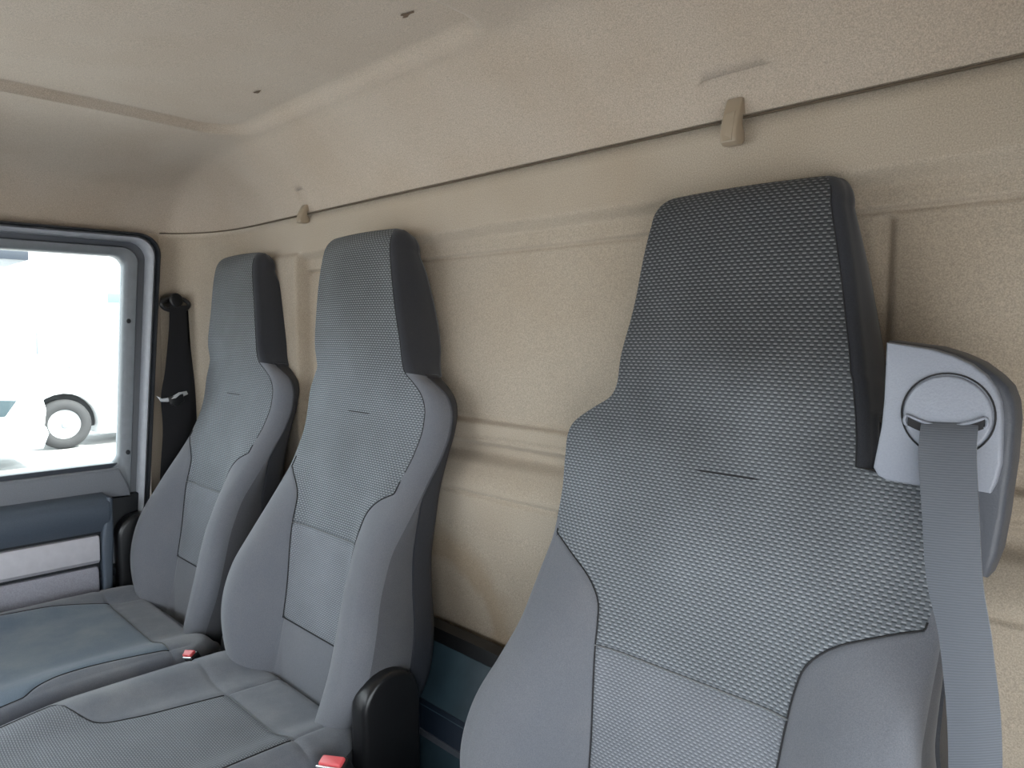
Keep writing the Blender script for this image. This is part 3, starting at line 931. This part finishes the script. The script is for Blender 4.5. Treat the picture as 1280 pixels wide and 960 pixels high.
# middle seat
ms = make_seat(-1.335, 'middle seat in worn grey cloth with black hinge cover facing the driver seat')
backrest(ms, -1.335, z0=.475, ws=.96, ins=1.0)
cushion(ms, -1.60, -1.065, .735, .12, .462,
        [(.1, -1.62), (.30, -1.60), (.325, -1.575), (.345, -1.515), (.37, -1.465), (.42, -1.435), (.50, -1.415), (.60, -1.400)],
        [(.1, -1.04), (.30, -1.07), (.325, -1.09), (.345, -1.11), (.40, -1.13), (.60, -1.13)], .590, M['cushion_dirty'], M['mesh_fine'])
hinge(ms, -1.075, -1.030, .732, .594, wd=.062)
rbox('seat_base', -1.56, -1.10, .20, .76, 0, .32, M['black'], ms, r=.03)
buckle(ms, (-1.018, .60, .490), yaw=22, tilt=25, roll=-12)

# far seat
fs = make_seat(-1.950, 'far passenger seat by the side window, smooth blue-grey cushion')
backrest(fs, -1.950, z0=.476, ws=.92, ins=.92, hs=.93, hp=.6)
cushion(fs, -2.235, -1.635, .700, .12, .455,
        [(.1, -2.26), (.25, -2.24), (.30, -2.20), (.35, -2.17), (.45, -2.15), (.60, -2.10)],
        [(.1, -1.62), (.25, -1.635), (.275, -1.65), (.32, -1.685), (.40, -1.700), (.50, -1.69), (.60, -1.675)], .578, M['cushion_dirty'], M['cushion_smooth'])
hinge(fs, -1.648, -1.606, .725, .512, wd=.045)
hinge(fs, -2.285, -2.235, .705, .665, wd=.062)
rbox('seat_base', -2.20, -1.68, .20, .76, 0, .32, M['black'], fs, r=.03)
buckle(fs, (-1.650, .605, .466), yaw=25, tilt=25, roll=-10)

# ------------------------------------------------------------------ passenger belt on the rear pillar
pb = empty('seat_belt', (-2.29, .83, 1.28), 'black passenger seat belt hanging from the beige pillar beside the side window', 'seat belt')
anch = (-2.262, .832, 1.287)
V, F = extrude_data([(anch[1] + .020 * math.cos(q * PI / 10), anch[2] + .022 * math.sin(q * PI / 10)) for q in range(20)], 'x', -2.335, -2.245, .006)
part('anchor_bolt', V, F, M['black'], pb, angle=40)
ov = [(-2.258, anch[1] + .040 * math.cos(q * PI / 12), anch[2] - .012 + .019 * math.sin(q * PI / 12)) for q in range(24)]
tube('belt_ring', ov, .0065, M['black'], pb, n=8, closed=True)
strap('belt_webbing', [((-2.250, .812, 1.272), (-2.250, .858, 1.272), 0), ((-2.245, .806, 1.20), (-2.245, .858, 1.20), .004), ((-2.242, .790, 1.08), (-2.242, .858, 1.08), .006),
                       ((-2.240, .775, 1.00), (-2.240, .860, 1.00), .004), ((-2.235, .775, .90), (-2.235, .850, .90), .004), ((-2.225, .758, .74), (-2.225, .805, .74), .002), ((-2.22, .75, .45), (-2.22, .79, .45), .002)], M['web_dark'], pb)
strap('belt_webbing', [((-2.262, .825, 1.265), (-2.262, .868, 1.265), 0), ((-2.262, .832, 1.15), (-2.262, .872, 1.15), 0), ((-2.262, .846, 1.0), (-2.262, .882, 1.0), 0), ((-2.26, .845, .8), (-2.26, .882, .8), 0), ((-2.26, .84, .3), (-2.26, .88, .3), 0)], M['web_dark'], pb)
V, F = extrude_data([(.760, 1.006), (.775, .998), (.800, 1.000), (.822, 1.012), (.846, 1.016), (.850, 1.006), (.828, .996), (.805, .986), (.772, .988)], 'x', -2.236, -2.230, .001)
part('belt_tongue', V, F, M['chrome'], pb, angle=30)['label'] = 'chromed belt tongue'
V, F = extrude_data([(.792, 1.0), (.835, 1.008), (.838, .985), (.815, .972), (.795, .98)], 'x', -2.240, -2.228, .002)
part('tongue_grip', V, F, M['black'], pb, angle=30)
V, F = extrude_data([(.800, .996), (.822, 1.014), (.834, 1.014), (.812, .996)], 'x', -2.229, -2.226, .0006)
part('belt_tongue', V, F, M['chrome'], pb, angle=30)

# ------------------------------------------------------------------ coat hooks on the wall seam
def hook(x, z0, z1, label, s=1.0):
    r = empty('coat_hook', (x, .95, (z0 + z1) / 2), label, 'hook')
    h = z1 - z0; wd = .0125 * s
    # profile in (y,z): slim at the top, swelling to a rounded lower grip
    pf = [(.955, z1), (.941, z1), (.934, z1 - .2 * h), (.927, z1 - .5 * h), (.922, z1 - .8 * h), (.924, z1 - .95 * h), (.931, z0), (.945, z0 + .02 * h), (.951, z0 + .12 * h), (.950, z0 + .3 * h), (.944, z0 + .45 * h), (.944, z0 + .62 * h), (.955, z0 + .68 * h)]
    slab('hook_body', pf, 'x', x - wd, x + wd, M['hook'], r, bev=.0035)
    fp = [(x - wd * .62, z1 - .36 * h), (x + wd * .55, z1 - .32 * h), (x + wd * .60, z1 - .80 * h), (x + wd * .5, z1 - .92 * h), (x - wd * .5, z1 - .92 * h), (x - wd * .64, z1 - .80 * h)]
    def yat(z):
        t = (z1 - z) / h; return interp([(0, .941), (.2, .934), (.5, .927), (.8, .922), (.95, .924)], t)
    V = []; 
    for e, dy in ((1.06, .0008), (1.0, -.0008)):
        cx_ = sum(p[0] for p in fp) / 6; cz_ = sum(p[1] for p in fp) / 6
        for p in fp: V.append((cx_ + (p[0] - cx_) * e, yat(p[1]) + dy, cz_ + (p[1] - cz_) * e))
    part('hook_face', V, [(k, (k + 1) % 6, 6 + (k + 1) % 6, 6 + k) for k in range(6)] + [(6, 7, 8, 9, 10, 11)], M['hook'], r, angle=30)


hook(-.508, 1.452, 1.517, 'beige plastic coat hook on the wall seam above the driver seat')
hook(-1.680, 1.466, 1.513, 'beige plastic coat hook on the wall seam above the far and middle seats', .9)

# ------------------------------------------------------------------ storage box behind the seats
sbx = empty('storage_box', (-1.0, .85, 0), 'teal-grey vinyl covered storage box on the floor behind the seats', 'box')
rbox('box_body', -2.1, -.25, .840, .915, .0, .40, M['vinyl_dark'], sbx, r=.01)
def sweep_x(name, prof_, x0, x1, m, root, bev=.004):
    V, F = extrude_data(prof_, 'x', x0, x1, bev); return part(name, V, F, m, root, angle=40)
sweep_x('rear_rail', [(.885, .575), (.925, .580), (.925, .604), (.893, .604)], -2.1, -.25, M['black'], sbx, .002)
sweep_x('upper_pad', [(.835, .475), (.862, .478), (.908, .565), (.902, .585), (.885, .580)], -2.1, -.25, M['vinyl'], sbx, .005)
sweep_x('pad_gap', [(.822, .425), (.88, .425), (.88, .490), (.838, .485)], -2.1, -.25, M['vinyl_dark'], sbx, .003)
sweep_x('box_ridge', [(.822, .425), (.86, .427), (.86, .437), (.822, .437)], -2.1, -.25, M['housing_rim'], sbx, .003)
sweep_x('front_pad', [(.822, .330), (.85, .330), (.85, .424), (.830, .422), (.820, .39)], -2.1, -.25, M['vinyl'], sbx, .006)

# ------------------------------------------------------------------ the yard outside
gr_ = box('ground', -60, 30, -40, 45, -1.25, -1.2, M['asphalt'], label='pale sunlit yard', kind='structure')


def wheel(root, x, y, z, R, wd):
    wv = empty('wheel', (0, 0, 0)); wv.parent = root
    V = []; F = []; n = 36
    pr = [(R * .58, 0), (R * .62, .03), (R * .93, .02), (R, -.04), (R, -wd + .04), (R * .9, -wd)]
    for k in range(n):
        q = 2 * PI * k / n
        for r, d in pr: V.append((x + d, y + r * math.cos(q), z + r * math.sin(q)))
    m_ = len(pr)
    for k in range(n):
        for j in range(m_ - 1): F.append((k * m_ + j, ((k + 1) % n) * m_ + j, ((k + 1) % n) * m_ + j + 1, k * m_ + j + 1))
    t = mesh_obj('tyre', V, F, M['tyre'], wv); t.location = -Vector(root.location)
    V = []; F = []
    pr = [(R * .60, .0), (R * .57, .01), (R * .54, -.05), (R * .42, -.07), (R * .36, .00), (R * .18, .03), (R * .16, .08), (R * .02, .085)]
    m_ = len(pr)
    for k in range(n):
        q = 2 * PI * k / n
        for r, d in pr: V.append((x + d, y + r * math.cos(q), z + r * math.sin(q)))
    for k in range(n):
        for j in range(m_ - 1): F.append((k * m_ + j, ((k + 1) % n) * m_ + j, ((k + 1) % n) * m_ + j + 1, k * m_ + j + 1))
    rm = mesh_obj('rim', V, F, M['rim'], wv, angle=35); rm.location = -Vector(root.location)
    hb = []
    V, F = extrude_data([(y + R * .15 * math.cos(q * PI / 8), z + R * .15 * math.sin(q * PI / 8)) for q in range(16)], 'x', x + .05, x + .10, .01)
    h = mesh_obj('hub', V, F, M['truck_grey'], wv, angle=35); h.location = -Vector(root.location)
    return wv


tk = empty('truck', (-17.2, 4.6, -1.2), 'white truck parked outside with its front wheel showing through the window', 'truck')
X0 = -16.55; WY, WZ, WR = 3.88, -.70, .50
# side outline with wheel arch
arch = [(WY - .62 * math.cos(q * PI / 12), WZ + .62 * math.sin(q * PI / 12)) for q in range(0, 13)]
side = [(3.02, -.80)] + [(WY - .62, -.80)] + arch + [(WY + .62, -.95), (6.2, -.98), (6.2, 1.9), (5.6, 1.95), (5.4, 2.15), (3.7, 2.15), (3.15, 1.3), (3.0, .5)]
slab('cab_body', side, 'x', X0 - 2.2, X0, M['truck_white'], tk, bev=.05)
slab('side_window', [(3.55, .55), (4.75, .55), (4.75, 1.35), (3.95, 1.35)], 'x', X0 - .02, X0 + .01, M['dark_glass'], tk, bev=.01).data.materials[0] = plain('pale_reflecting_glass', (.55, .65, .68), .15)
slab('door_line', [(4.90, -.35), (4.915, -.35), (4.915, 1.5), (4.90, 1.5)], 'x', X0 - .01, X0 + .006, M['truck_grey'], tk, bev=.002)
slab('door_handle', [(4.50, .30), (4.75, .30), (4.75, .36), (4.50, .36)], 'x', X0, X0 + .05, M['truck_grey'], tk, bev=.01)
slab('skirt_line', [(WY + .62, -.33), (6.1, -.33), (6.1, -.31), (WY + .62, -.31)], 'x', X0 - .01, X0 + .008, M['truck_grey'], tk, bev=.002)
slab('roof_stripe', [(4.75, 1.75), (5.5, 1.75), (5.5, 1.95), (4.75, 1.95)], 'x', X0 - .01, X0 + .01, M['teal_paint'], tk, bev=.003)
slab('mirror', [(3.10, .35), (3.30, .35), (3.30, .95), (3.10, .95)], 'x', X0 + .05, X0 + .25, M['truck_white'], tk, bev=.04)
slab('wheel_arch_liner', arch + [(WY + .60, -.8), (WY - .60, -.8)], 'x', X0 - .9, X0 - .30, M['tyre'], tk, bev=.005)
wheel(tk, X0 - .05, WY, WZ, WR, .32)
slab('mirror_arm', [(3.44, .72), (3.56, .72), (3.56, 1.15), (3.44, 1.15)], 'x', X0 + .02, X0 + .12, M['truck_grey'], tk, bev=.02)
slab('marker_lamp', [(3.98, .42), (4.04, .42), (4.04, .54), (3.98, .54)], 'x', X0 - .01, X0 + .03, M['truck_grey'], tk, bev=.01)
ax = rbox('rear_frame', X0 - 1.6, X0 - .5, 6.2, 12, -.75, -.5, M['truck_grey'], tk)

t2 = empty('truck', (-14.4, 1.6, -1.2), 'white truck front at the lower left of the window, dark lamp and grey bumper', 'truck')
slab('cab_body', [(.2, -.55), (3.10, -.60), (3.16, -.2), (3.02, .45), (2.75, 1.5), (2.5, 1.9), (.2, 1.9)], 'x', -16.4, -14.6, M['truck_white'], t2, bev=.06)
slab('headlamp', [(2.1, -.30), (2.55, -.26), (2.72, .0), (2.1, .05)], 'x', -14.63, -14.57, M['dark_glass'], t2, bev=.01)
slab('bumper', [(.2, -.85), (3.06, -.86), (3.16, -.60), (3.12, -.48), (.2, -.46)], 'x', -16.3, -14.5, plain('pale_grey_bumper', (.42, .47, .50), .5), t2, bev=.05)
slab('side_window', [(1.2, .50), (2.70, .50), (2.50, .72), (1.2, .95)], 'x', -14.63, -14.585, M['dark_glass'], t2, bev=.01).data.materials[0] = plain('pale_blue_glass', (.4, .55, .6), .15)
wheel(t2, -14.75, .7, -.72, .48, .3)
wheel(t2, -14.75, 2.0, -.72, .48, .3)

cn = empty('canopy', (-12, .5, 2.3), 'dark canopy edge seen at the top left corner of the side window', 'canopy')
rbox('canopy_roof', -12.6, -11.2, -3, 2.30, 2.10, 2.22, M['navy'], cn)
rbox('canopy_post', -12.0, -11.9, -2.2, -2.1, -1.2, 2.10, M['truck_grey'], cn)
